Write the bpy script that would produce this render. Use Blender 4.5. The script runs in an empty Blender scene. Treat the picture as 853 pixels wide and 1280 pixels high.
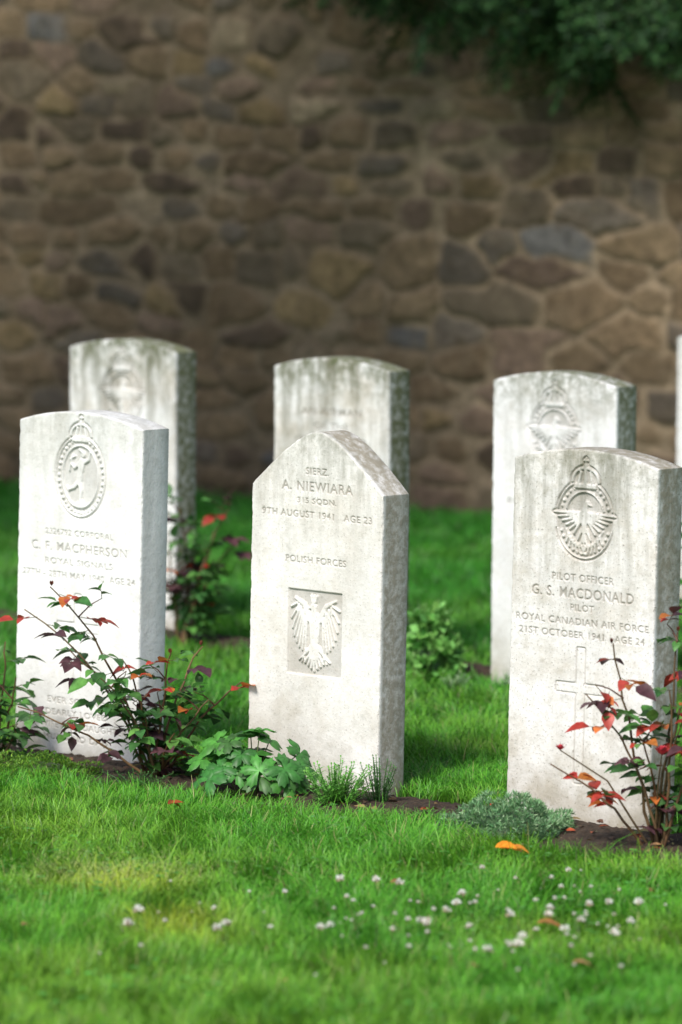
import bpy, math, random
import numpy as np
from mathutils import Vector, Matrix
random.seed(7); rng=np.random.default_rng(7)
S=bpy.context.scene
R=math.radians
# ------------------------------------------------------------------ helpers
def link(o,parent=None):
    S.collection.objects.link(o)
    if parent: o.parent=parent
    return o
def vnoise(x,y,seed=0):
    g=np.random.default_rng(1000+seed).random((128,128))
    x=np.asarray(x,float); y=np.asarray(y,float)
    xi=np.floor(x).astype(int); yi=np.floor(y).astype(int)
    fx=x-xi; fy=y-yi; fx=fx*fx*(3-2*fx); fy=fy*fy*(3-2*fy)
    a=g[xi%128,yi%128]; b=g[(xi+1)%128,yi%128]; c=g[xi%128,(yi+1)%128]; d=g[(xi+1)%128,(yi+1)%128]
    return (a*(1-fx)+b*fx)*(1-fy)+(c*(1-fx)+d*fx)*fy
def fbm(x,y,seed=0,o=4):
    s=0;a=.5;t=0
    for i in range(o):
        s=s+a*vnoise(x*2**i+13.7*i,y*2**i+7.1*i,seed+i); t+=a; a*=.5
    return s/t
def blur(A,sig):
    r=max(1,int(3*sig)); k=np.exp(-.5*(np.arange(-r,r+1)/sig)**2); k/=k.sum()
    for ax in (0,1):
        P=np.pad(A,[(r,r) if i==ax else (0,0) for i in (0,1)],mode='edge'); O=np.zeros_like(A)
        n=A.shape[ax]
        for i,w in enumerate(k):
            O+=w*(P[i:i+n,:] if ax==0 else P[:,i:i+n])
        A=O
    return A
def mesh_np(name,V,Fs,mat,smooth=True,col=None,attrs=None):
    me=bpy.data.meshes.new(name)
    V=np.asarray(V,np.float32); me.vertices.add(len(V)); me.vertices.foreach_set('co',V.ravel())
    idx=[];starts=[];c=0
    for F in Fs:
        F=np.asarray(F,np.int32); n=F.shape[1]
        idx.append(F.ravel()); starts.append(c+np.arange(len(F))*n); c+=F.size
    idx=np.concatenate(idx); starts=np.concatenate(starts).astype(np.int32)
    me.loops.add(len(idx)); me.loops.foreach_set('vertex_index',idx)
    me.polygons.add(len(starts)); me.polygons.foreach_set('loop_start',starts)
    me.update(calc_edges=True); me.validate()
    me.polygons.foreach_set('use_smooth',np.full(len(me.polygons),smooth,bool))
    if col is not None:
        a=me.color_attributes.new('Col','FLOAT_COLOR','POINT'); C=np.ones((len(V),4),np.float32); C[:,:3]=col
        a.data.foreach_set('color',C.ravel())
    for k,v in (attrs or {}).items():
        a=me.attributes.new(k,'FLOAT','POINT'); a.data.foreach_set('value',np.asarray(v,np.float32))
    me.materials.append(mat)
    return bpy.data.objects.new(name,me)
class B:
    def __init__(s): s.v=[];s.f=[];s.c=[]
    def add(s,vs,fs,col):
        o=len(s.v); s.v+=[tuple(v) for v in vs]; s.f+=[tuple(i+o for i in f) for f in fs]
        s.c+= list(col) if isinstance(col,list) else [tuple(col)]*len(vs)
    def obj(s,name,mat,smooth=True):
        me=bpy.data.meshes.new(name); me.from_pydata(s.v,[],s.f); me.update()
        me.polygons.foreach_set('use_smooth',np.full(len(me.polygons),smooth,bool))
        a=me.color_attributes.new('Col','FLOAT_COLOR','POINT'); C=np.ones((len(s.v),4),np.float32); C[:,:3]=np.array(s.c)[:,:3]
        a.data.foreach_set('color',C.ravel()); me.materials.append(mat)
        return bpy.data.objects.new(name,me)
def jit(c,a=.2):
    k=1+random.uniform(-a,a); return (c[0]*k*(1+random.uniform(-a,a)*.5),c[1]*k,c[2]*k)
def tube(b,pts,rad,col,n=6):
    pts=[Vector(p) for p in pts]; vs=[];fs=[]
    for i,p in enumerate(pts):
        d=(pts[min(i+1,len(pts)-1)]-pts[max(i-1,0)]).normalized()
        a=d.cross(Vector((.31,.9,.2))).normalized(); c=d.cross(a)
        for k in range(n):
            t=2*math.pi*k/n; vs.append(p+(a*math.cos(t)+c*math.sin(t))*rad[i])
    for i in range(len(pts)-1):
        for k in range(n):
            fs.append((i*n+k,i*n+(k+1)%n,(i+1)*n+(k+1)%n,(i+1)*n+k))
    b.add(vs,fs,col)
def leaf(b,base,d,nrm,L,W,col,fold=.25,curl=.25,seg=4,pw=.8):
    d=Vector(d).normalized(); nrm=Vector(nrm); s=d.cross(nrm)
    if s.length<1e-3: s=d.cross(Vector((1,.2,0)))
    s.normalize(); nrm=s.cross(d).normalized(); base=Vector(base); vs=[];fs=[]
    if seg==0:
        b.add([base,base+d*L*.45-s*W*.5,base+d*L,base+d*L*.45+s*W*.5],[(0,1,2,3)],col); return
    for i in range(seg+1):
        t=i/seg; w=W*.5*math.sin(math.pi*min(1,max(.03,t**pw)))
        if i==seg: w=W*.02
        c=base+d*(L*t)-nrm*(curl*L*t*t)
        vs+= [c-s*w+nrm*(w*fold), c, c+s*w+nrm*(w*fold)]
    for i in range(seg):
        for k in (0,1):
            fs.append((i*3+k,i*3+k+1,i*3+k+4,i*3+k+3))
    b.add(vs,fs,col)
def rv(): 
    return Vector((random.gauss(0,1),random.gauss(0,1),random.gauss(0,1))).normalized()
# ------------------------------------------------------------------ nodes
class M:
    def __init__(s,name):
        s.m=bpy.data.materials.new(name); s.m.use_nodes=True; s.t=s.m.node_tree; s.t.nodes.clear()
        s.out=s.t.nodes.new('ShaderNodeOutputMaterial')
    def n(s,typ,ins=None,**kw):
        x=s.t.nodes.new('ShaderNode'+typ)
        for k,v in kw.items(): setattr(x,k,v)
        for k,v in (ins or {}).items():
            if isinstance(v,tuple) and len(v)==2 and hasattr(v[0],'outputs'): s.t.links.new(v[0].outputs[v[1]],x.inputs[k])
            else: x.inputs[k].default_value=v
        return x
    def noise(s,vec,scale,detail=4,rough=.6): return (s.n('TexNoise',{'Vector':vec,'Scale':scale,'Detail':detail,'Roughness':rough}),'Fac')
    def ramp(s,v,a,b,lo=0.,hi=1.): return (s.n('MapRange',{'Value':v,'From Min':a,'From Max':b,'To Min':lo,'To Max':hi}),'Result')
    def mix(s,f,a,b,mode='MIX'):
        x=s.n('Mix',data_type='RGBA',blend_type=mode); 
        for i,v in ((0,f),(6,a),(7,b)):
            if isinstance(v,tuple) and len(v)==2 and hasattr(v[0],'outputs'): s.t.links.new(v[0].outputs[v[1]],x.inputs[i])
            else: x.inputs[i].default_value=(v if i==0 else (*v,1))
        return (x,2)
    def math(s,op,a,b=0.):
        return (s.n('Math',{0:a,1:b},operation=op),0)
    def finish(s,sh): s.t.links.new(sh[0].outputs[sh[1]],s.out.inputs[0]); return s.m
def foliage_mat(name,rough=.45,trans=.3,spec=.4,var=.3,noise=True):
    m=M(name); c=(m.n('Attribute',attribute_name='Col'),'Color')
    if noise:
        g=(m.n('NewGeometry'),'Position'); v=m.ramp(m.noise(g,60.,2),.3,.7,1-var,1+var)
        c=(m.n('HueSaturation',{'Color':c,'Value':v}),'Color')
    p=m.n('BsdfPrincipled',{'Base Color':c,'Roughness':rough,'Specular IOR Level':spec})
    t=m.n('BsdfTranslucent',{'Color':c})
    x=m.n('MixShader',{0:trans,1:(p,0),2:(t,0)})
    return m.finish((x,0))
FOL=foliage_mat('foliage')
YEW=foliage_mat('yew_foliage',.6,.15,.2,noise=False)
PET=foliage_mat('petals',.6,.3,.2,noise=False)
DRY=foliage_mat('dry_leaf',.7,.15,.2,.25)
GRASS=foliage_mat('grass_blades',.45,.3,.35,noise=False)
m=M('lawn_ground'); g=(m.n('NewGeometry'),'Position')
c=m.mix(m.ramp(m.noise(g,40.,5,.7),.35,.65),(.03,.11,.012),(.07,.22,.025)); c=m.mix(m.ramp(m.noise(g,3.,4),.45,.75,0.,.4),c,(.09,.2,.03))
bp=m.n('Bump',{'Height':m.noise(g,120.,4),'Strength':.6,'Distance':.02})
GROUND=m.finish((m.n('BsdfPrincipled',{'Base Color':c,'Roughness':.9,'Normal':(bp,0)}),0))
m=M('soil'); g=(m.n('NewGeometry'),'Position')
c=m.mix(m.ramp(m.noise(g,70.,5,.7),.35,.7),(.022,.013,.008),(.11,.07,.042))
bp=m.n('Bump',{'Height':m.noise(g,90.,6,.7),'Strength':.9,'Distance':.02})
SOIL=m.finish((m.n('BsdfPrincipled',{'Base Color':c,'Roughness':.95,'Normal':(bp,0)}),0))
m=M('bark'); g=(m.n('TexCoord'),'Object'); c=m.mix(m.noise(g,14.,5),(.05,.03,.02),(.13,.08,.05))
bp=m.n('Bump',{'Height':m.noise(g,25.,5),'Strength':.8,'Distance':.03})
BARK=m.finish((m.n('BsdfPrincipled',{'Base Color':c,'Roughness':.9,'Normal':(bp,0)}),0))
# ---- rubble wall material
m=M('rubble_stone'); g=(m.n('TexCoord'),'Object'); col=(m.n('Attribute',attribute_name='Col'),'Color')
a=m.ramp(m.noise(g,24.,6,.75),.3,.7,.55,1.45); c=(m.n('HueSaturation',{'Color':col,'Value':a}),'Color')
c=m.mix(m.ramp(m.noise(g,9.,5,.6),.5,.7,0.,.4),c,(.15,.105,.058))
c=m.mix(m.ramp(m.noise(g,5.,6,.7),.54,.68,0.,.45),c,(.29,.222,.145))
c=m.mix(m.ramp(m.noise(g,1.2,4,.6),.48,.72,0.,.40),c,(.08,.060,.038))
bp=m.n('Bump',{'Height':m.noise(g,40.,6,.75),'Strength':.9,'Distance':.025})
WALL=m.finish((m.n('BsdfPrincipled',{'Base Color':c,'Roughness':.9,'Specular IOR Level':.2,'Normal':(bp,0)}),0))
# ---- headstone material
def stone_mat(name,dirt=.4,green=.3,base=(.74,.72,.68),off=0.,flank=.4,streak=.75,carve=.55):
    m=M(name); tc=m.n('TexCoord'); g0=(tc,'Object')
    g=(m.n('Mapping',{'Vector':g0,'Location':(off,off*.7,off*.3)}),0)
    gs=(m.n('Mapping',{'Vector':g,'Scale':(1,1,.14)}),0)
    sp=m.n('SeparateXYZ',{0:g0}); z=(sp,'Z'); y=(sp,'Y')
    nb=m.noise(g,5.,6,.65); ns=m.noise(gs,26.,5,.65); nf=m.noise(g,170.,4,.7); nm=m.noise(g,45.,5,.7); nl=m.noise(g,7.,7,.72)
    c=m.mix(m.ramp(nb,.35,.7),base,tuple(k*.82 for k in base))
    c=m.mix(m.ramp(nl,.46,.66,0.,.6*dirt),c,(.49,.43,.34))
    c=m.mix(m.ramp(nm,.5,.7,0.,.42*dirt),c,(.38,.35,.28))
    c=m.mix(m.ramp(nf,.58,.65,0.,.8*dirt),c,(.2,.18,.15))
    topm=m.ramp(z,.36,.86); st=m.math('MULTIPLY',m.ramp(ns,.42,.62),topm)
    c=m.mix(m.math('MULTIPLY',st,streak*dirt),c,(.17,.165,.12))
    a=m.math('MULTIPLY',m.ramp(z,.70,.85),m.ramp(nm,.36,.58)); c=m.mix(m.math('MULTIPLY',a,min(1,green*1.3)),c,(.09,.105,.045))
    f=m.math('MULTIPLY',m.ramp(z,.26,-.02),m.ramp(nb,.3,.6)); c=m.mix(m.math('MULTIPLY',f,.75),c,(.24,.20,.11))
    fl=m.math('MULTIPLY',m.ramp(y,.006,.014),m.ramp(nm,.25,.55)); c=m.mix(m.math('MULTIPLY',fl,flank),c,(.27,.23,.16) if green<.5 else (.135,.145,.075))
    ca=m.n('Attribute',attribute_name='carve'); c=m.mix(m.math('MULTIPLY',(ca,'Fac'),carve),c,(.21,.185,.15))
    h=m.math('ADD',m.math('MULTIPLY',nf,.5),nm)
    bp=m.n('Bump',{'Height':h,'Strength':.5,'Distance':.003})
    return m.finish((m.n('BsdfPrincipled',{'Base Color':c,'Roughness':.8,'Specular IOR Level':.3,'Normal':(bp,0)}),0))
# ------------------------------------------------------------------ carved headstones
PX=.0008; CW=.42; CH=.90
NX=int(CW/PX); NZ=int(CH/PX)
cx=(np.arange(NX)+.5)*PX-CW/2; cz=(np.arange(NZ)+.5)*PX
GX,GZ=np.meshgrid(cx,cz)
def tri(A,p):
    (x0,z0),(x1,z1),(x2,z2)=p
    i0=max(0,int((min(x0,x1,x2)+CW/2)/PX)-1); i1=min(NX,int((max(x0,x1,x2)+CW/2)/PX)+2)
    j0=max(0,int(min(z0,z1,z2)/PX)-1); j1=min(NZ,int(max(z0,z1,z2)/PX)+2)
    if i1<=i0 or j1<=j0: return
    X=GX[j0:j1,i0:i1];Z=GZ[j0:j1,i0:i1]
    e=lambda ax,az,bx,bz:(bx-ax)*(Z-az)-(bz-az)*(X-ax)
    a=e(x0,z0,x1,z1);b=e(x1,z1,x2,z2);c=e(x2,z2,x0,z0)
    A[j0:j1,i0:i1][((a>=0)&(b>=0)&(c>=0))|((a<=0)&(b<=0)&(c<=0))]=1
def text(A,s,zc,width,cap,xc=0):
    cu=bpy.data.curves.new('t','FONT'); cu.body=s; cu.size=1; cu.resolution_u=4; cu.offset=.012; cu.space_character=1.12
    o=bpy.data.objects.new('t',cu); S.collection.objects.link(o)
    dg=bpy.context.evaluated_depsgraph_get(); me=o.evaluated_get(dg).to_mesh(); me.calc_loop_triangles()
    co=np.array([v.co[:2] for v in me.vertices]); T=[tuple(t.vertices) for t in me.loop_triangles]
    bpy.data.objects.remove(o)
    mn=co.min(0);mx=co.max(0)
    co=(co-(mn+mx)/2)/(mx-mn)*np.array([width,cap])+np.array([xc,zc])
    for t in T: tri(A,[co[i] for i in t])
def caps(A,x1,z1,x2,z2,r,r2=None):
    r2=r if r2 is None else r2
    dx,dz=x2-x1,z2-z1; L=dx*dx+dz*dz+1e-12
    t=np.clip(((GX-x1)*dx+(GZ-z1)*dz)/L,0,1)
    d=np.hypot(GX-x1-t*dx,GZ-z1-t*dz); A[d<r+(r2-r)*t]=1
def ell(A,x,z,rx,rz,val=1): A[((GX-x)/rx)**2+((GZ-z)/rz)**2<1]=val
def ring(A,x,z,rx,rz,w):
    k=np.sqrt(((GX-x)/rx)**2+((GZ-z)/rz)**2); A[(k<1)&(k>1-w/min(rx,rz))]=1
def rect(A,x0,z0,x1,z1,val=1): A[(GX>x0)&(GX<x1)&(GZ>z0)&(GZ<z1)]=val
def crown(A,x,z,w):
    rect(A,x-w*.42,z,x+w*.42,z+w*.16)
    for sx in (-1,1):
        for k in range(5):
            t0=k/5*math.pi/2;t1=(k+1)/5*math.pi/2
            caps(A,x+sx*w*.5*math.cos(t0),z+w*.22+w*.42*math.sin(t0),x+sx*w*.5*math.cos(t1),z+w*.22+w*.42*math.sin(t1),w*.05)
        caps(A,x+sx*w*.25,z+w*.2,x+sx*w*.18,z+w*.5,w*.05)
    caps(A,x,z+w*.15,x,z+w*.62,w*.06)
    ell(A,x,z+w*.72,w*.07,w*.07); rect(A,x-w*.03,z+w*.72,x+w*.03,z+w*.98); rect(A,x-w*.1,z+w*.84,x+w*.1,z+w*.9)
def beads(A,x,z,rx,rz,n,r):
    for k in range(n):
        t=2*math.pi*k/n; ell(A,x+rx*math.cos(t),z+rz*math.sin(t),r*(.6+.5*((k*7)%3)/2),r)
def badge_raf(A,z):
    # crowned girdle with an eagle, its wings drooping across the ring, laurel below
    cut=np.zeros_like(A); ell(cut,0,z,.077,.086)
    ring(A,0,z,.079,.088,.004); ring(A,0,z,.056,.064,.0035); beads(A,0,z,.068,.076,34,.0038)
    A[(np.abs(GX)<.034)&(GZ>z+.066)&(GZ<z+.10)]=0
    crown(A,0,z+.068,.072)
    for s in (-1,1):
        A[(s*GX>.010)&(s*GX<.088)&(GZ>z-.022)&(GZ<z+.020)&(np.hypot(GX/.09,(GZ-z)/.06)<1)]=0
        for k in range(6):
            caps(A,s*.012,z+.014-k*.004,s*(.084-k*.011),z+.012-k*.0088,.0040,.0026)
        caps(A,s*.008,z-.024,s*.018,z-.046,.005,.002)
        for k in range(6):
            a=-.62-k*.17; caps(A,s*.052*math.cos(a),z+.060*math.sin(a),s*.066*math.cos(a-.12),z+.076*math.sin(a-.12),.0042,.002)
    caps(A,0,z+.018,0,z-.026,.010,.007); caps(A,0,z+.018,.004,z+.034,.0065,.006); ell(A,.005,z+.036,.007,.0065); caps(A,.006,z+.036,.017,z+.031,.003,.001)
    for k in (-1,0,1): caps(A,0,z-.03,k*.009,z-.056,.0045,.003)
    return cut
def badge_signals(A,z):
    # oval girdle, crown, and Mercury poised on a globe: winged cap and heels, caduceus in hand
    cut=np.zeros_like(A); ell(cut,0,z,.079,.097)
    ring(A,0,z,.081,.098,.004); ring(A,0,z,.060,.077,.004); beads(A,0,z,.071,.088,38,.0038)
    crown(A,0,z+.083,.066)
    caps(A,.004,z+.034,-.001,z+.006,.0105,.0075); caps(A,-.001,z+.004,-.003,z-.008,.0085,.0085)
    ell(A,.008,z+.053,.0070,.0082); caps(A,.003,z+.060,-.007,z+.066,.0030,.0014)
    caps(A,-.003,z-.010,.003,z-.034,.0070,.0050); caps(A,.003,z-.034,.0,z-.056,.0048,.0028); caps(A,0,z-.056,.007,z-.060,.0028,.0020)
    caps(A,-.004,z-.010,-.020,z-.026,.0070,.0050); caps(A,-.020,z-.026,-.038,z-.034,.0046,.0026); caps(A,-.036,z-.034,-.046,z-.024,.003,.0012)
    caps(A,.010,z+.034,.026,z+.042,.0050,.0038); caps(A,.026,z+.042,.031,z+.060,.0038,.0026)
    caps(A,-.004,z+.032,-.020,z+.020,.0050,.0038); caps(A,-.020,z+.020,-.030,z+.030,.0038,.0028)
    caps(A,-.036,z+.012,-.026,z+.052,.0022,.0022); caps(A,-.034,z+.040,-.018,z+.048,.0026,.0018)
    ell(A,.0,z-.068,.017,.0075)
    return cut
def eagle(A,z):
    cut=np.zeros_like(A); rect(cut,-.082,z-.098,.082,z+.098)
    caps(A,0,z+.03,0,z-.03,.018,.012); caps(A,0,z+.03,-.004,z+.056,.009,.0075); ell(A,-.005,z+.060,.0095,.0095); caps(A,-.008,z+.06,-.022,z+.055,.004,.001)
    for k in (-1,0,1): caps(A,-.004+k*.005,z+.071,-.004+k*.009,z+.086,.0026)
    for s in (-1,1):
        caps(A,s*.014,z+.03,s*.033,z+.064,.008,.006); caps(A,s*.033,z+.064,s*.062,z+.078,.006,.003)
        for k in range(8): # primaries, separated by cuts
            t=k/7; caps(A,s*(.024+.030*t),z+.030+.036*t,s*(.028+.046*math.sin(t*1.5)),z-.044+.10*t*t,.0031,.0022)
        for k in range(4): caps(A,s*(.024+.0085*k),z+.044+.006*k,s*(.026+.009*k),z+.022+.008*k,.0034,.0026)
        caps(A,s*.008,z-.03,s*.030,z-.052,.0065,.0035)
        for q in (-1,0,1): caps(A,s*.030,z-.052,s*(.038)+q*.009,z-.066-(q==0)*.004,.0026,.0015)
    for k in range(-3,4): caps(A,0,z-.03,k*.0095,z-.088+abs(k)*.006,.0040,.0030)
    return cut
def top_arc(x,w,H): 
    Rr=((w/2)**2+.030**2)/(2*.030); return H-(Rr-np.sqrt(np.maximum(Rr*Rr-x*x,0)))
def top_gable(x,w,H):
    a=np.abs(x)/(w/2); a=np.sqrt(a*a+.016)-.126; return H-.155*np.clip(a,0,1)**1.25
def headstone(name,loc,yaw,lean,design,mat,H=.842,gable=False,w=.40,th=.095,res=.0013,base=0.):
    T=np.zeros((NZ,NX)); F=np.zeros((NZ,NX)); cut=np.zeros((NZ,NX)); G=np.zeros((NZ,NX))
    if design: 
        r=design(T,F,G,H); cut=r if r is not None else cut
    T=blur(T,.9); Fb=blur(F,1.2); halo=(blur(F,4.5)>.12).astype(float)
    cut=blur(np.maximum(cut,halo*(F.sum()>0)),1.2); Gd=(blur(G,3.5)>.10).astype(float); groove=blur(np.clip(Gd-G,0,1),1.)
    D=-.0026*T-.0050*cut+.0056*Fb*np.clip(cut*1.2,0,1)-.003*groove-.0008*blur(G,2)
    rec=np.clip(T*1.0+np.clip(cut-Fb,0,1)*.6+groove*.6,0,1)
    topf=top_gable if gable else top_arc
    nx=int(w/res)+1; nz=int((H+.08)/res)+1
    xs=np.linspace(-w/2,w/2,nx); tt=np.linspace(0,1,nz); zb=-.08; tp=topf(xs,w,H)
    X=np.repeat(xs[None],nz,0); Z=zb+(tp[None]-zb)*tt[:,None]
    ix=np.clip((X+CW/2)/PX-.5,0,NX-1.01); iz=np.clip(Z/PX-.5,0,NZ-1.01)
    a=ix.astype(int);b=iz.astype(int);fx=ix-a;fz=iz-b
    def smp(A): return (A[b,a]*(1-fx)+A[b,a+1]*fx)*(1-fz)+(A[b+1,a]*(1-fx)+A[b+1,a+1]*fx)*fz
    h=smp(D); rc=smp(rec)*(Z>0)
    ee=fbm(X*60,Z*60,3,3)-.5
    r=.0045; de=np.minimum(w/2-np.abs(X),(tp[None]-Z)*.9)+np.clip(ee*.004,-.002,.001); q=np.clip(r-de,0,r)
    h=h-(r-np.sqrt(np.maximum(r*r-q*q,0)))+(ee*.0008)
    V=np.stack([X,-h,Z],-1).reshape(-1,3); id=np.arange(nx*nz).reshape(nz,nx)
    Q=np.stack([id[:-1,:-1],id[:-1,1:],id[1:,1:],id[1:,:-1]],-1).reshape(-1,4)
    per=np.concatenate([id[:,0],id[-1,1:],id[::-1,-1][1:]]); P=V[per].copy(); n=len(P); Vs=[V];rings=[per]; c=len(V)
    for yy in (r+.003,th*.5,th-.006,th):
        K=P.copy(); K[:,1]=yy
        if yy==th: K[:,0]*=.99; K[:,2]-= .002
        Vs.append(K); rings.append(np.arange(c,c+n)); c+=n
    V=np.concatenate(Vs); Qs=[Q]
    for A0,A1 in zip(rings[:-1],rings[1:]): Qs.append(np.stack([A0[:-1],A0[1:],A1[1:],A1[:-1]],-1))
    Q=np.concatenate(Qs); car=np.zeros(len(V)); car[:nx*nz]=rc.ravel()
    o=mesh_np(name,V,[Q,rings[-1][None,::1]],mat,True,attrs={'carve':car})
    o.data.set_sharp_from_angle(angle=R(50))
    o.matrix_world=Matrix.Translation(Vector((loc[0],loc[1],base)))@Matrix.Rotation(R(lean),4,'Y')@Matrix.Rotation(R(-yaw),4,'Z')
    return link(o)
def cross(G,zc,top,bot,half,wd=.012):
    rect(G,-wd,bot,wd,top); rect(G,-half,zc-wd*.9,half,zc+wd*.9)
def d_left(T,F,G,H):
    c=badge_signals(F,H-.155)
    text(T,'2326792 CORPORAL',H-.294,.22,.015); text(T,'C. F. MACPHERSON',H-.330,.31,.022); text(T,'ROYAL SIGNALS',H-.365,.22,.015)
    text(T,'27TH - 28TH MAY 1940  AGE 24',H-.397,.365,.016)
    cross(G,H-.52,H-.44,H-.66,.066,.010)
    for i,(s,wd) in enumerate((('EVER SO KIND',.19),('DEARLY LOVED',.2),('HIS WIFE AND DAUGHTER',.33),('MUM AND DAD',.21))): text(T,s,H-.70-i*.030,wd,.015)
    return c
def d_mid(T,F,G,H):
    text(T,'SIERZ.',H-.092,.07,.016); text(T,'A. NIEWIARA',H-.128,.217,.023); text(T,'315 SQDN.',H-.162,.12,.015)
    text(T,'9TH AUGUST 1941   AGE 23',H-.193,.335,.016); text(T,'POLISH FORCES',H-.298,.185,.016)
    return eagle(F,H-.465)
def d_right(T,F,G,H):
    c=badge_raf(F,H-.155)
    text(T,'PILOT OFFICER',H-.286,.17,.016); text(T,'G. S. MACDONALD',H-.320,.28,.023); text(T,'PILOT',H-.352,.065,.015)
    text(T,'ROYAL CANADIAN AIR FORCE',H-.383,.365,.016); text(T,'21ST OCTOBER 1941   AGE 24',H-.412,.345,.016)
    cross(G,H-.53,H-.44,H-.74,.066,.011); return c
def d_air(T,F,G,H):
    text(T,'AN AIRMAN',H-.15,.21,.021); text(T,'OF THE',H-.19,.12,.019); text(T,'1939 - 1945 WAR',H-.23,.25,.018); text(T,'ROYAL AIR FORCE',H-.3,.28,.018)
    cross(G,H-.52,H-.42,H-.72,.066,.011)
def d_b1(T,F,G,H):
    c=badge_raf(F,H-.16); text(T,'SERGEANT',H-.29,.15,.018); text(T,'ROYAL AIR FORCE',H-.35,.3,.018); return c
headstone('headstone',(-.640,13.065),40,1.25,d_left,stone_mat('portland_stone_a',.38,.15,(.88,.88,.87),1.,.14,carve=.5))
headstone('headstone',(-.069,12.548),41,1.1,d_mid,stone_mat('portland_stone_b',.62,.3,(.87,.85,.82),5.,.75,carve=.62),H=.836,gable=True)
headstone('headstone',(.520,12.004),39.5,1.25,d_right,stone_mat('portland_stone_c',.95,.3,(.85,.83,.81),9.,.75,carve=.62),w=.395)
headstone('headstone',(-.636,15.76),38,.4,d_b1,stone_mat('portland_stone_d',1.,.95,(.86,.86,.87),13.,1.,.95),res=.002)
headstone('headstone',(-.030,14.97),38,.2,d_air,stone_mat('portland_stone_e',1.,.95,(.86,.86,.86),17.,1.,.95,.7),res=.002)
headstone('headstone',(.556,14.41),38,.45,d_b1,stone_mat('portland_stone_f',.55,.6,(.86,.86,.87),21.,.9),res=.002)
headstone('headstone',(1.150,16.17),40,.3,d_air,stone_mat('portland_stone_g',.4,.4,(.84,.84,.84),25.),res=.0025)
# ------------------------------------------------------------------ ground and beds
P0=np.array([-.767,13.2]); PB=np.array([-.785,15.86]); dr=np.array([.736,-.677]); nr=np.array([-.677,-.736])
V=[(-250,-60,0),(250,-60,0),(250,440,0),(-250,440,0)]
link(mesh_np('ground',V,[np.array([[0,1,2,3]])],GROUND,False))
def bed_edge(t,seed,w): return w*(.7+.6*vnoise(t*4+50,t*0,seed)+.16*vnoise(t*17,t*0,seed+1))
def bed(name,P,w,back,t0,t1,seed):
    ts=np.arange(t0,t1,.012); us=np.linspace(-.02,1.02,42); TT,UU=np.meshgrid(ts,us,indexing='ij')
    W=bed_edge(TT,seed,w); Qv=-back+(W+back)*UU
    z=-.012+.034*np.clip(np.sin(np.clip(UU,0,1)*math.pi),0,1)**.5+.014*(fbm(TT*30,Qv*30,seed)-.5)+.018*(fbm(TT*90,Qv*90,seed+9)-.5)*(UU>0)*(UU<1)
    X=P[0]+dr[0]*TT+nr[0]*Qv; Y=P[1]+dr[1]*TT+nr[1]*Qv
    id=np.arange(X.size).reshape(X.shape); Q=np.stack([id[:-1,:-1],id[:-1,1:],id[1:,1:],id[1:,:-1]],-1).reshape(-1,4)
    link(mesh_np(name,np.stack([X,Y,z],-1).reshape(-1,3),[Q],SOIL))
bed('soil_bed',P0,.29,.08,-2.5,5.5,31); bed('soil_bed',PB,.13,.06,-2.5,5.5,41)
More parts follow.
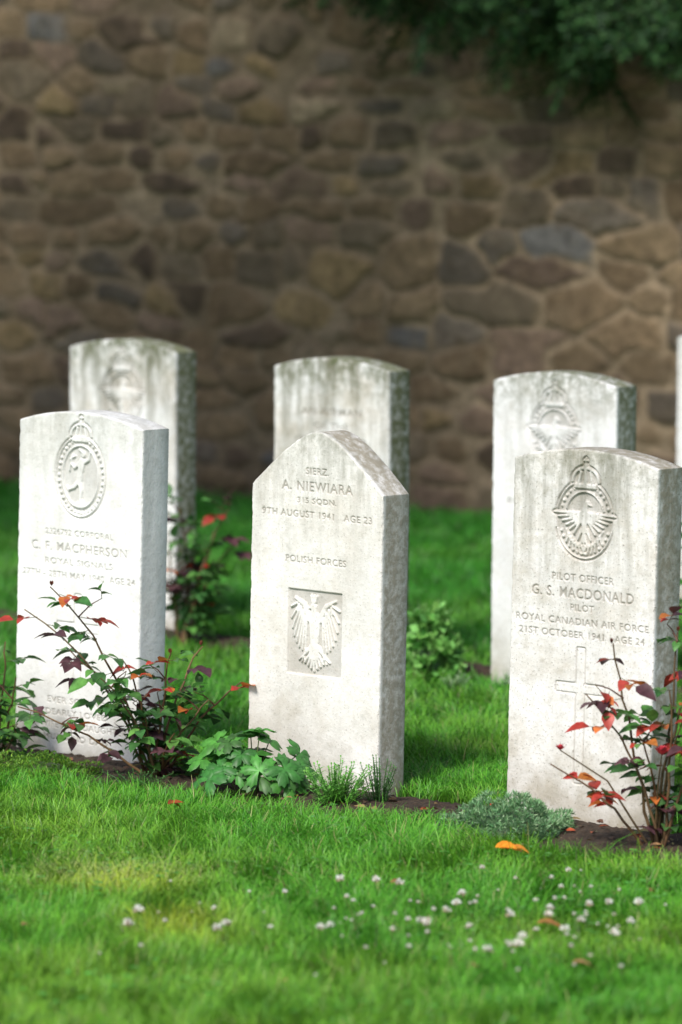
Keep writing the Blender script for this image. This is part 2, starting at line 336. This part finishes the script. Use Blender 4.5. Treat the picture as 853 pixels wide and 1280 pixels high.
# ------------------------------------------------------------------ grass, one mesh of blades
def grass_keep(x,y):
    p=np.stack([x,y],-1); keep=np.ones(len(x),bool)
    for P,w,bk,sd in ((P0,.29,.08,31),(PB,.13,.06,41)):
        t=(p-P)@dr; q=(p-P)@nr; keep&=~((q>-bk*.7)&(q<bed_edge(t,sd,w)-.03*rng.random(len(x))))
    pw=np.array([-.34,19.75]); nw=np.array([-.569,-.822]); keep&=((p-pw)@nw)>.02
    return keep
GV=[];GQ=[];GC=[];goff=0
def blades(n,x0,x1,y0,y1,mode,segs,wmul,hmul):
    global goff
    x=rng.uniform(x0,x1,n); y=rng.uniform(y0,y1,n); fr=(np.abs(x)<y*.0635+.22)&(y>9.2)
    k=grass_keep(x,y)&(fr if mode=='in' else ~fr); x=x[k];y=y[k];n=len(x)
    cl=fbm(x*9,y*9,101,3); big=fbm(x*1.7+20,y*1.7,77,3)
    h=rng.uniform(.020,.054,n)*hmul*(.5+.7*cl+.45*big); az=6.28*2*vnoise(x*6,y*6,111)+rng.normal(0,1.1,n)
    tall=rng.random(n)<.03; h[tall]*=1.5
    ln=h*rng.uniform(.2,1.25,n); w=rng.uniform(.0010,.0018,n)*wmul
    dx,dy=np.cos(az),np.sin(az); tw=rng.uniform(-.7,.7,n); sx,sy=-np.sin(az+tw),np.cos(az+tw)
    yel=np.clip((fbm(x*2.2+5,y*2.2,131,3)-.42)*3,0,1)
    # sunlit patch low on the left, put into the blade colour as yellow
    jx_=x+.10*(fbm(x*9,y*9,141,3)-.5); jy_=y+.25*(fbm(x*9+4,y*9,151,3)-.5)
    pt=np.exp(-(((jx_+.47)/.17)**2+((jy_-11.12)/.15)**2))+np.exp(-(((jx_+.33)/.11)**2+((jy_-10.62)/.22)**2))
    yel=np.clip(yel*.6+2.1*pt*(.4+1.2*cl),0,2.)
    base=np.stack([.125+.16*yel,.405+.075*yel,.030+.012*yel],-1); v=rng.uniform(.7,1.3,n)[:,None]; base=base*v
    dry=rng.random(n)<.05; base[dry]=np.array([.42,.42,.16])*v[dry]*.9
    dark=rng.random(n)<.25; base[dark]*=np.array([.55,.72,.9])
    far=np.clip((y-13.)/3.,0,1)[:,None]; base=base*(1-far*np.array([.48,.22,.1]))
    VV=np.zeros((n,(segs+1)*2,3)); CC=np.zeros_like(VV)
    for j in range(segs+1):
        t=j/segs; cxx=x+dx*ln*t*t; cyy=y+dy*ln*t*t; czz=-.003+h*(t-.28*t*t*ln/h); ww=w*(1-t*.8)
        VV[:,2*j]=np.stack([cxx-sx*ww,cyy-sy*ww,czz],-1); VV[:,2*j+1]=np.stack([cxx+sx*ww,cyy+sy*ww,czz],-1)
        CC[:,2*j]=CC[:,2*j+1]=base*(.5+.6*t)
    id=goff+np.arange(n)[:,None]*(segs+1)*2
    for j in range(segs): GQ.append(np.concatenate([id+2*j,id+2*j+1,id+2*j+3,id+2*j+2],1))
    GV.append(VV.reshape(-1,3)); GC.append(CC.reshape(-1,3)); goff+=n*(segs+1)*2
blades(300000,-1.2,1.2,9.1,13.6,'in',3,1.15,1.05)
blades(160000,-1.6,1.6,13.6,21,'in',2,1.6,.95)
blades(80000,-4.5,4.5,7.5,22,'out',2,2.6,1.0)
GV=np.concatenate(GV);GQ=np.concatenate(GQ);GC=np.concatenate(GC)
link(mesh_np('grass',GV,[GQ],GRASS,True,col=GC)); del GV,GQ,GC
def instancer(name,pts,rots,scl,coll,parent=None):
    me=bpy.data.meshes.new(name); me.vertices.add(len(pts)); me.vertices.foreach_set('co',np.asarray(pts,np.float32).ravel())
    a=me.attributes.new('rot','FLOAT_VECTOR','POINT'); a.data.foreach_set('vector',np.asarray(rots,np.float32).ravel())
    a=me.attributes.new('scl','FLOAT','POINT'); a.data.foreach_set('value',np.asarray(scl,np.float32)); me.update()
    o=bpy.data.objects.new(name,me); link(o,parent)
    ng=bpy.data.node_groups.new(name+'_nodes','GeometryNodeTree')
    ng.interface.new_socket('Geometry',in_out='INPUT',socket_type='NodeSocketGeometry'); ng.interface.new_socket('Geometry',in_out='OUTPUT',socket_type='NodeSocketGeometry')
    N=ng.nodes; gi=N.new('NodeGroupInput'); go=N.new('NodeGroupOutput'); ip=N.new('GeometryNodeInstanceOnPoints')
    ci=N.new('GeometryNodeCollectionInfo'); ci.inputs['Collection'].default_value=coll; ci.inputs['Separate Children'].default_value=True; ci.inputs['Reset Children'].default_value=True
    ra=N.new('GeometryNodeInputNamedAttribute'); ra.data_type='FLOAT_VECTOR'; ra.inputs[0].default_value='rot'
    sa=N.new('GeometryNodeInputNamedAttribute'); sa.data_type='FLOAT'; sa.inputs[0].default_value='scl'
    L=ng.links; L.new(gi.outputs[0],ip.inputs['Points']); L.new(ci.outputs[0],ip.inputs['Instance']); ip.inputs['Pick Instance'].default_value=True
    L.new(ra.outputs[0],ip.inputs['Rotation']); L.new(sa.outputs[0],ip.inputs['Scale'])
    ix=N.new('GeometryNodeInputIndex'); L.new(ix.outputs[0],ip.inputs['Instance Index'])
    L.new(ip.outputs[0],go.inputs[0])
    md=o.modifiers.new('scatter','NODES'); md.node_group=ng; return o
# ------------------------------------------------------------------ rubble wall
u=np.concatenate([np.arange(-9,-2.9,.04),np.arange(-2.9,2.9,.011),np.arange(2.9,9.001,.04)]); v=np.arange(-.1,3.2,.012)
U,Vv=np.meshgrid(u,v)
wu=U+.040*(fbm(U*6,Vv*6,5,3)-.5)*2; wv=Vv+.030*(fbm(U*5+9,Vv*5,6,3)-.5)*2
wv2=wv/.098+.9*(vnoise(wv*3.1,wu*.6,8)-.5); row=np.floor(wv2).astype(int)
rr=np.random.default_rng(3); jx=rr.random((256,256)); jy=rr.random((256,256)); dr_=rr.random((256,256)); asp=rr.random((256,256))
cellw=.175
wu2=wu/cellw; ci=np.floor(wu2).astype(int); cj=row
F1=np.full(U.shape,9.);F2=np.full(U.shape,9.);ID=np.zeros(U.shape,int)
for dj in range(-2,3):
    for di in range(-2,3):
        I=(ci+di)%256;J=(cj+dj)%256
        px=ci+di+.10+.8*jx[I,J]+.5*((cj+dj)%2)-.25; py=cj+dj+.36+.28*jy[I,J]
        dx=np.abs(wu2-px)*(.72+.45*asp[I,J]); dy=np.abs(wv2-py)*(1.0)
        d=(dx**5+dy**5)**.2-.20*(asp[J,I]-.5)+np.where(dr_[I,J]<.18,9,0)
        c1=d<F1; F2=np.where(c1,F1,np.minimum(F2,d)); ID=np.where(c1,I*256+J,ID); F1=np.where(c1,d,F1)
gap=F2-F1+.22*(fbm(U*15,Vv*15,11,3)-.5)
smear=fbm(U*1.3+3,Vv*1.6,15,3)
st=np.clip((gap-(.02+.50*np.clip(smear-.40,0,1)))/.20,0,1); st=st*st*(3-2*st)
rc=np.random.default_rng(12); k=65536; pal=np.array([(.215,.150,.090),(.245,.175,.105),(.28,.20,.105),(.165,.135,.105),(.115,.082,.058),(.215,.150,.108),(.18,.14,.095),(.165,.155,.145),(.30,.235,.155)])
pc=pal[rc.choice(len(pal),k,p=[.22,.18,.08,.12,.09,.13,.12,.02,.04])]*rc.uniform(.68,1.15,(k,1))
hh=rc.uniform(.25,1,k); C=pc[ID]; 
C=C*(.8+.4*fbm(U*10,Vv*16,27,3))[...,None]
mort=np.array([.39,.30,.20])*(.65+.6*fbm(U*9,Vv*9,19,3))[...,None]
mm=np.clip((fbm(U*.8+31,Vv*1.0+4,23,3)-.30)*1.9,0,1)[...,None]
mort=mort*(.52+.6*mm)
C=mort*(1-st[...,None])+C*st[...,None]
hgt=st*(.006+.018*hh[ID])+.016*(fbm(U*12,Vv*12,25,4)-.5)+.035*(fbm(U*1.2,Vv*1.2,26,2)-.5)
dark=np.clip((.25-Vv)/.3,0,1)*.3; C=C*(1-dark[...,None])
Wc=np.array([-.34,19.75]); wd=np.array([.822,-.569])
VV=np.stack([U,-hgt,Vv],-1).reshape(-1,3); id=np.arange(U.size).reshape(U.shape)
Q=np.stack([id[:-1,:-1],id[:-1,1:],id[1:,1:],id[1:,:-1]],-1).reshape(-1,4)
o0=len(VV)
top=id[-1]; tb=VV[top].copy(); tb[:,1]=.45; bot=tb.copy(); bot[:,2]=-.1; n=len(top)
VV=np.concatenate([VV,tb,bot]); ia=np.arange(o0,o0+n); ib=ia+n
Q=np.concatenate([Q,np.stack([top[:-1],top[1:],ia[1:],ia[:-1]],-1),np.stack([ia[:-1],ia[1:],ib[1:],ib[:-1]],-1)])
Cc=np.concatenate([C.reshape(-1,3),C[-1],C[-1]])
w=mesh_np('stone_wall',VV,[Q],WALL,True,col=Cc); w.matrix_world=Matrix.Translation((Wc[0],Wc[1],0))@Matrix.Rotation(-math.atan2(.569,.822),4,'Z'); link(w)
b=B(); x=-9.
while x<9:
    L=random.uniform(.35,.6); z0=3.2; hgt_=random.uniform(.08,.11)
    vs=[(x+.006+a*(L-.012)+random.uniform(-.01,.01),-.09+c*.6+random.uniform(-.015,.015),z0-.03+e*(hgt_+.03)+random.uniform(-.008,.008)) for a in (0,1) for c in (0,1) for e in (0,1)]
    b.add(vs,[(0,1,3,2),(4,6,7,5),(0,4,5,1),(2,3,7,6),(1,5,7,3),(0,2,6,4)],jit((.17,.13,.09))); x+=L
cp=b.obj('coping',WALL,False); link(cp,w)
def wallY(X): return 19.75-(X+.34)*.692
# ------------------------------------------------------------------ yew tree behind the wall, weeping over it
sc_=bpy.data.collections.new('yew_sprays')
for k in range(4):
    b=B()
    def twig(p,d,L,n):
        tube(b,[p,p+d*L],[.0015,.0006],(.03,.04,.012),3)
        for i in range(n):
            q=p+d*(L*(i+.5)/n)
            for s in (-1,1):
                side=d.cross(Vector((0,0,1))).normalized()*s
                leaf(b,q,(side*.8+d*.6+rv()*.3),Vector((0,0,1))+rv()*.8,random.uniform(.024,.036),.011,jit(random.choice([(.010,.034,.012),(.018,.055,.016),(.035,.095,.025)]),.25),.1,.2,0)
    m0=Vector((0,0,0)); d0=Vector((1,0,-.15)).normalized(); twig(m0,d0,.24,9)
    for j in range(6):
        s=1 if j%2 else -1; twig(m0+d0*(.02+.032*j),(d0+Vector((0,s*1.1,random.uniform(-.5,.3)))).normalized(),.14-.014*j,6)
    sc_.objects.link(b.obj('spray_%d'%k,YEW))
def make_tree(name,T0,h,tr0,coll,specs,seed):
    b=B(); pts=[];rts=[];scs=[]; random.seed(seed)
    tube(b,[T0+Vector((0,0,-.1)),T0+Vector((.02,0,.5)),T0+Vector((-.05,.05,h*.25)),T0+Vector((.05,0,h*.55)),T0+Vector((0,0,h))],[tr0,tr0*.77,tr0*.63,tr0*.42,.03],(.1,.06,.04),12)
    for (z0,tip,nsp,spread,t0,ss,mid) in specs:
        a=T0+Vector((0,0,z0)); tip=Vector(tip); mid=Vector(mid) if mid else (a+tip)/2+Vector((0,0,.45)); L=[]
        for i in range(11):
            t=i/10; L.append(a*(1-t)**2+mid*2*t*(1-t)+tip*t*t)
        tube(b,L,[.05*(1-i/10.3)+.002 for i in range(11)],(.08,.05,.03),5)
        for i in range(nsp):
            t=t0+(1-t0)*random.random()**.8; p=a*(1-t)**2+mid*2*t*(1-t)+tip*t*t
            tg=(mid-a)*(1-t)+(tip-mid)*t
            off=rv()*spread*random.random()**.5; off.z*=.7; p=p+off
            az=math.atan2(off.y+tg.y*.15,off.x+tg.x*.15)+random.gauss(0,.7); droop=random.uniform(-.1,.8)+(.5 if tg.z<-abs(tg.x) else 0)
            pts.append(p); rts.append((random.gauss(0,.5),droop,az)); scs.append(random.uniform(.75,1.35)*ss)
    tr=b.obj(name,BARK); link(tr)
    instancer('foliage',[tuple(p) for p in pts],rts,scs,coll,tr)
random.seed(5); T0=Vector((2.3,19.9,0)); sp=[]
for X,z,n in ((.06,1.92,60),(.18,1.84,70),(.31,1.68,90),(.42,1.80,70),(.55,1.78,80),(.66,1.72,90),(.76,1.62,90),(.85,1.56,100),(.95,1.68,80),(1.06,1.70,80),(1.18,1.66,70),(1.35,1.7,60),(.25,2.0,60),(.5,2.0,60),(.8,2.0,70),(1.1,2.0,60),(-.05,2.2,50),(-.3,2.5,50),(1.6,1.8,50),(1.9,1.8,50)):
    y=wallY(X)-random.uniform(.22,.42)
    sp.append((random.uniform(2.6,3.4),(X,y,z+.05),n,.13,.55,1.,(X+random.uniform(.0,.35),wallY(X)-.25,4.9)))
for k in range(34):
    z=random.uniform(3.4,6.0); a=random.uniform(0,6.28); r=random.uniform(1.2,2.7)*(1-.45*(z-3.4)/3.)
    sp.append((z,(T0.x+r*math.cos(a),T0.y+r*math.sin(a),max(3.75,z+random.uniform(-.3,.5))),38,.30,.35,1.7,None))
make_tree('yew_tree',T0,6.8,.28,sc_,sp,5)
# ---- unseen broadleaf tree added left of the graves so its crown shades the wall
bc=bpy.data.collections.new('added_shade_leaf_sprays')
for k in range(3):
    b=B()
    for i in range(26):
        p=rv()*.22*random.random()**.4; leaf(b,p,rv(),Vector((0,0,1))+rv()*.8,random.uniform(.07,.10),.055,jit((.06,.16,.03),.3),0,0,0)
    bc.objects.link(b.obj('added_shade_leaf_spray_%d'%k,YEW))
random.seed(9); sp=[]; T1=Vector((-3.9,15.4,0))
for k in range(44):
    a=random.uniform(0,6.28); r=random.random()**.5; tip=(-2.7+2.6*r*math.cos(a),15.3+1.6*r*math.sin(a),random.uniform(4.9,7.2)*(1-.12*r)); sp.append((random.uniform(3.2,5.5),tip,22,.45,.45,1.,None))
make_tree('added_shade_tree',T1,7.2,.28,bc,sp,9)
# ------------------------------------------------------------------ rose bushes
random.seed(21)
GD=(.055,.15,.04);GM=(.10,.26,.055);RD=(.42,.05,.035);OR=(.50,.15,.035);PU=(.10,.045,.055)
def rose_leaf(b,p,d,sc,red,pur=.1):
    d=Vector(d).normalized(); up=Vector((0,0,1)); side=d.cross(up).normalized()
    pl=.040*sc; dd=d-Vector((0,0,.15)); tube(b,[p,p+dd*pl*1.25],[.0009,.0006],(.12,.11,.035),4)
    isred=random.random()<red; ispur=random.random()<pur
    for t,s in ((.5,-1),(.5,1),(.9,-1),(.9,1),(1.2,0)):
        if random.random()<.15: continue
        L=random.uniform(.026,.040)*sc*(1.2 if s==0 else 1); v=(d*(.5 if s else 1)+side*s+rv()*.2)
        c=jit(random.choice([RD,RD,OR]),.3) if isred and random.random()<.8 else (jit(PU,.3) if ispur else jit(GD if random.random()<.6 else GM,.3))
        leaf(b,p+dd*(pl*t),v,up+rv()*.5,L,L*.72,c,.3,.35,4,.8)
def bloom(b,p,s=.016,col=(.62,.06,.09)):
    for k in range(14):
        a=k*2.4; r=.2+.8*k/14; leaf(b,p,Vector((math.cos(a)*r,math.sin(a)*r,1.1-r*.7)),Vector((0,0,1))+rv()*.2,s*(.7+.5*r),s*.8,jit(col,.25),.4,-.25,3,.7)
def rose(name,root,stems,red=.12,sc=1.,dens=1.,thick=.0042,pur=.1,blooms=()):
    b=B(); r0=Vector(root)
    for (dx,dy,z,rd) in stems:
        base=r0+Vector((random.uniform(-.02,.02),random.uniform(-.02,.02),-.02)); tip=r0+Vector((dx,dy,z)); mid=base.lerp(tip,.45)+Vector((random.uniform(-.03,.03)-dx*.2,0,z*.18))
        L=[]
        for i in range(11):
            t=i/10; L.append(base*(1-t)**2+mid*2*t*(1-t)+tip*t*t+rv()*.004)
        tube(b,L,[thick*(1-.62*i/10) for i in range(11)],jit((.19,.12,.06),.3),6)
        for i in range(1,10): leaf(b,L[i],rv(),rv(),.007,.0025,(.12,.05,.03),0,0,1)
        n=max(3,int((tip-base).length/.042*dens))
        for i in range(n):
            t=.24+.76*(i+random.random()*.5)/n; t=min(t,1); p=base*(1-t)**2+mid*2*t*(1-t)+tip*t*t
            a=i*2.4+random.uniform(-.5,.5); rose_leaf(b,p,Vector((math.cos(a),math.sin(a),random.uniform(-.2,.5))),sc*random.uniform(.75,1.15),rd*.5 if t<.75 else min(1,rd*1.8),pur)
            if random.random()<.2:
                e=p+Vector((math.cos(a),math.sin(a)*.6,random.uniform(.3,1.1)))*random.uniform(.03,.07); tube(b,[p,(p+e)/2+Vector((0,0,.006)),e],[.002,.0016,.001],(.14,.06,.04),5)
                for q in range(2): rose_leaf(b,p.lerp(e,.5+.5*q),rv()+Vector((0,0,.3)),sc*.8,min(1,rd),pur)
        if random.random()<.25:
            for q in range(8): leaf(b,tip,Vector((0,0,1))+rv()*.35,rv(),.013,.006,jit((.16,.05,.03)),.2,-.1,2)
    for (x,y,z,s) in blooms:
        p=r0+Vector((x,y,z)); tube(b,[r0,(r0+p)/2+Vector((0,0,z*.2)),p],[.003,.002,.0014],(.15,.1,.05),5); bloom(b,p,s)
    return link(b.obj(name,FOL))
rose('rose_bush',(-.437,12.70,0),[(-.235,-.05,.47,.2),(-.30,.02,.41,.1),(-.31,-.08,.19,.05),(-.12,-.1,.26,.05),(.04,-.04,.31,.2),(.20,.02,.235,.15),(.11,.03,.32,.1),(-.2,.02,.31,.15),(-.05,.05,.22,.05),(.13,-.06,.20,.08),(-.07,-.07,.30,.1),(.05,-.12,.13,.1),(.09,-.08,.10,.1),(-.02,-.10,.17,.05)],sc=1.08,pur=.22,dens=.88)
rose('rose_bush',(.672,11.64,0),[(-.095,-.03,.46,.45),(-.225,-.05,.20,.7),(.05,.02,.48,.2),(-.15,-.02,.35,.35),(.03,-.06,.36,.35),(.10,0,.42,.2),(.13,-.05,.28,.3),(-.04,-.04,.27,.3)],sc=1.2,dens=.66,pur=.25,blooms=((.012,-.06,.225,.022),(-.205,-.06,.235,.014),(.06,-.03,.30,.014)))
rose('rose_bush',(-.455,15.35,0),[(.0,.0,.40,.0),(.14,-.03,.40,.15),(.05,.02,.27,.0),(-.03,-.04,.33,.0),(.10,.05,.32,.1),(-.05,0,.22,.0),(.08,-.02,.18,.0),(.17,0,.30,.2)],sc=1.25,dens=.8,pur=.2)
rose('rose_bush',(-.83,12.95,0),[(.06,-.05,.22,.05),(.03,0,.30,.05),(.1,-.06,.12,.05),(-.1,0,.35,.1),(-.05,-.1,.25,.1)],sc=1.2)
rose('rose_bush',(1.02,14.55,0),[(-.09,0,.42,.15),(-.02,0,.52,.15),(.05,0,.44,.2),(-.05,-.05,.3,.1),(.1,.05,.4,.2)],sc=1.3)
# ------------------------------------------------------------------ geranium
def palmate(b,p,nrm,R0,col,lobes=5):
    nrm=Vector(nrm).normalized(); a=nrm.cross(Vector((0,0,1)) if abs(nrm.z)<.95 else Vector((1,0,0))).normalized(); c=nrm.cross(a); ph=random.uniform(0,6.28)
    n=lobes*8; vs=[Vector(p)];cs=[tuple(k*1.3 for k in col)]
    for ringi,rf in enumerate((.5,1.)):
        for i in range(n):
            t=i/n; ang=ph+t*2*math.pi*.9+.3; l=abs(math.sin(math.pi*lobes*t)); r=R0*(.45+.55*l**.7)*(1+.08*((i%2)*2-1)*(rf==1))
            q=p+(a*math.cos(ang)+c*math.sin(ang))*r*rf + nrm*(R0*(.12*rf*(1-rf)*4+(.14 if rf==.5 else -.08)*l*rf)); vs.append(q); cs.append(tuple(k*(1.0 if rf==.5 else .85) for k in col))
    fs=[(0,1+i,2+i) for i in range(n-1)]+[(1+i,1+n+i,2+n+i,2+i) for i in range(n-1)]
    b.add(vs,fs,cs)
b=B()
for i in range(30):
    a=random.uniform(0,6.28); r=.135*random.random()**.5; h=.15*(1-(r/.15)**2*.7)*random.uniform(.5,1.); p=Vector((-.20+r*math.cos(a)*1.05,12.42+r*math.sin(a)*.8,h+.015))
    tube(b,[Vector((-.2+.3*r*math.cos(a),12.42+.3*r*math.sin(a),0)),(Vector((-.2+.5*r*math.cos(a),12.42+.5*r*math.sin(a),h*.7))),p],[.002,.0016,.0013],(.12,.16,.05),5)
    palmate(b,p,Vector((math.cos(a)*.7,math.sin(a)*.7-.35,1))+rv()*.3,random.uniform(.034,.056),jit(random.choice([(.055,.20,.04),(.08,.28,.045),(.06,.16,.04)]),.2))
link(b.obj('geranium_plant',FOL))
def weed(name,x,y,h,r,n,col,lw=.004,ll=.02):
    b=B()
    for i in range(n):
        a=random.uniform(0,6.28); q=r*random.random(); H=h*random.uniform(.5,1); tip=Vector((x+q*math.cos(a),y+q*math.sin(a),H)); base=Vector((x+.3*q*math.cos(a),y+.3*q*math.sin(a),0)); tube(b,[base,(base+tip)/2+Vector((0,0,.01)),tip],[.0015,.0012,.0008],jit(col),4)
        for k in range(20):
            t=.15+.85*k/19; leaf(b,base.lerp(tip,t),Vector((math.cos(k*2.4),math.sin(k*2.4),.7)),(0,0,1),ll*random.uniform(.6,1.1)*(1.2-.5*t),lw,jit(col,.3),.1,.3,2)
    return link(b.obj(name,FOL))
weed('weed_plant',-.015,12.27,.11,.10,60,(.14,.38,.06),.005,.026); weed('weed_plant',.085,12.28,.12,.05,26,(.09,.22,.06)); weed('weed_plant',-.47,12.55,.05,.1,20,(.06,.15,.04))
weed('weed_plant',.93,11.5,.08,.1,16,(.06,.17,.04)); weed('weed_plant',.30,14.35,.05,.05,12,(.26,.36,.20),.006,.016); weed('weed_plant',.18,12.02,.045,.08,16,(.08,.2,.04)); weed('weed_plant',-.30,12.70,.04,.09,14,(.10,.22,.05))
def cushion(name,x,y,rx,ry,h,n,cols,ll,lw,mat=FOL):
    b=B(); vs=[];fs=[]
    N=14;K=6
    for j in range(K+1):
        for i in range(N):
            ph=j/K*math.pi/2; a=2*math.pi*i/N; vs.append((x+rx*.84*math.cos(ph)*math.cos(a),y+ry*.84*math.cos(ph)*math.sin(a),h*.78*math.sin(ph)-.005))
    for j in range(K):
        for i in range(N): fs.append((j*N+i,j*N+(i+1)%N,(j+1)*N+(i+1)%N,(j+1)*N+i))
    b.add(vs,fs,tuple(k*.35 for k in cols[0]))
    for i in range(n):
        a=random.uniform(0,6.28); ph=math.asin(random.random()); bump=1+.3*(float(vnoise(a*2.2,ph*4,61))-.5)*2
        nn=Vector((math.cos(ph)*math.cos(a)/rx*h,math.cos(ph)*math.sin(a)/ry*h,math.sin(ph))).normalized()
        p=Vector((x+rx*bump*.92*math.cos(ph)*math.cos(a),y+ry*bump*.92*math.cos(ph)*math.sin(a),h*bump*.9*math.sin(ph)))
        for q in range(3): leaf(b,p,nn+rv()*.9,rv(),ll*random.uniform(.6,1.2),lw,jit(random.choice(cols),.25),.1,.2,2)
    return link(b.obj(name,mat))
cushion('dianthus_cushion',.37,11.86,.145,.12,.09,3000,[(.20,.38,.17),(.30,.46,.26),(.13,.28,.12)],.014,.003)
cushion('moss_mound',-.72,12.72,.17,.14,.065,2600,[(.14,.30,.03),(.21,.38,.045),(.08,.20,.025)],.008,.003)
cushion('sedum_plant',.243,14.6,.070,.068,.185,230,[(.19,.44,.10),(.26,.53,.14),(.14,.34,.08)],.034,.028)
# ---- clover
b=B()
fl=[(-.002,10.95),(.07,10.97),(.119,10.99),(.229,10.74),(.207,10.6),(.166,10.46),(.247,10.44),(-.04,10.45),(-.021,10.40),(.412,10.69),(.405,10.58),(.489,10.67),(.464,10.46),(.531,10.74),(.587,10.69),(.524,10.38),(.277,10.2),(.334,10.2),(.345,10.3),(-.238,10.44),(-.222,10.47),(-.396,10.59),(-.411,10.46),(.33,10.56),(.43,10.42),(.155,10.52),(.24,10.78),(.56,10.45),(.7,10.5),(-.8,10.6),(.9,10.8)]
big=len(fl)
for i in range(90): fl.append((random.gauss(.32,.25) if i%4 else random.uniform(-.8,.8),random.gauss(10.5,.30)))
for i,(x,y) in enumerate(fl):
    h=random.uniform(.045,.062); c=Vector((x,y,h)); s=random.uniform(1.0,1.35) if i<big else random.uniform(.3,.75)
    tube(b,[Vector((x+random.uniform(-.01,.01),y,0)),c],[.001,.0008],(.10,.22,.05),4)
    for q in range(50):
        d=rv()
        if d.z<-.55: continue
        leaf(b,c,d+Vector((0,0,.25)),rv(),.0095*s,.0042*s,jit((.86,.85,.80) if random.random()<.9 and d.z>-.3 else (.55,.42,.30),.06),.2,-.1,2)
link(b.obj('clover_flowers',PET))
b=B()
for i in range(1500):
    y=random.uniform(9.5,12.2); x=random.uniform(-.95,.95)
    if vnoise(x*3+40,y*3,71)<.42: continue
    if (np.array([x,y])-P0)@nr<.28: continue
    c=Vector((x,y,random.uniform(.022,.042))); a=random.uniform(0,6.28); s=random.uniform(.008,.013)
    for k in range(3):
        t=a+k*2.09; leaf(b,c,Vector((math.cos(t),math.sin(t),.15)),Vector((0,0,1))+rv()*.3,s,s*.95,jit((.095,.33,.05),.25),.2,.15,3,.6)
link(b.obj('clover_leaves',FOL))
b=B()
for i in range(1500):
    g=random.random()
    if g<.7: x,y=random.gauss(-.47,.13),random.gauss(11.17,.10)  # most pale seed heads massed here to imitate sun flecks on the lawn
    else: x,y=random.uniform(-.8,.9),random.uniform(9.6,11.7)
    c=Vector((x,y,random.uniform(.035,.06)))
    for k in range(3): leaf(b,c+rv()*.003,rv(),rv(),.0055,.0028,jit((.88,.86,.42),.15),0,0,1)
link(b.obj('seed_heads_sun_flecks',PET))
def fallen(name,items):
    b=B()
    for (x,y,L,col,az) in items:
        n0=Vector((0,-.4,1))+rv()*.3; p=Vector((x,y,.045)); d=Vector((math.cos(az),math.sin(az),.12))
        leaf(b,p,d,n0,L,L*.42,col,.5,.45,7,.8)
        if L>.045: leaf(b,p+d*L*.2,d+Vector((.1,.8,.3)),n0,L*.55,L*.25,jit(col,.2),.4,.3,5); leaf(b,p+d*L*.2,d+Vector((.1,-.8,.1)),n0,L*.55,L*.25,jit(col,.2),.4,.3,5)
    link(b.obj(name,DRY))
fallen('fallen_leaves',[(.325,11.46,.065,(.70,.24,.02),.15),(.36,11.47,.04,(.6,.22,.03),-.5),(-.385,12.07,.05,(.28,.06,.02),.9),(.43,10.08,.05,(.33,.19,.08),.3),(.245,10.05,.045,(.33,.2,.09),1.2),(.38,10.52,.06,(.33,.15,.05),0),(.10,11.0,.04,(.25,.12,.05),.5),(-.62,10.5,.03,(.3,.18,.08),.8),(.33,12.05,.03,(.5,.05,.03),.7),(-.1,9.9,.03,(.3,.18,.08),2.),(.62,10.9,.03,(.3,.15,.06),1.)])
b=B()
for i in range(240):
    t=random.uniform(-.5,2.6); q=random.uniform(.02,.28); p=P0+dr*t+nr*q; L=random.uniform(.012,.032); az=random.uniform(0,6.28)
    leaf(b,Vector((p[0],p[1],.026)),Vector((math.cos(az),math.sin(az),.2)),Vector((0,0,1))+rv()*.6,L,L*.5,jit(random.choice([(.16,.09,.05),(.3,.07,.03),(.26,.17,.08),(.10,.06,.04)]),.3),.3,.2,3)
link(b.obj('leaf_litter',DRY))
# ------------------------------------------------------------------ light
sd=Vector((-.38,-.80,0)).normalized(); el=R(48); S_dir=Vector((sd.x*math.cos(el),sd.y*math.cos(el),math.sin(el)))
W=bpy.data.worlds.new('World'); S.world=W; W.use_nodes=True; nt=W.node_tree; bg=nt.nodes['Background']
sk=nt.nodes.new('ShaderNodeTexSky'); sk.sky_type='NISHITA'; sk.sun_disc=False; sk.sun_elevation=el; sk.sun_rotation=math.atan2(sd.x,sd.y); sk.dust_density=2.; sk.air_density=1.
nt.links.new(sk.outputs[0],bg.inputs[0]); bg.inputs[1].default_value=.15
sl=bpy.data.lights.new('sun','SUN'); sl.energy=4.2; sl.angle=R(13); sl.color=(1,.965,.90); so=bpy.data.objects.new('sun',sl); so.rotation_euler=S_dir.to_track_quat('Z','Y').to_euler(); so.location=(0,0,10); link(so)
# ------------------------------------------------------------------ camera
c=bpy.data.cameras.new('camera'); c.sensor_fit='VERTICAL'; c.sensor_height=36; c.lens=192.7; c.clip_end=1000; c.clip_start=.1
c.dof.use_dof=True; c.dof.focus_distance=12.4; c.dof.aperture_fstop=3.2
co=bpy.data.objects.new('camera',c); co.location=(0,0,1.86); co.rotation_euler=(R(90-5.5),0,0); link(co); S.camera=co
S.view_settings.view_transform='Standard'; S.view_settings.look='None'; S.view_settings.exposure=0
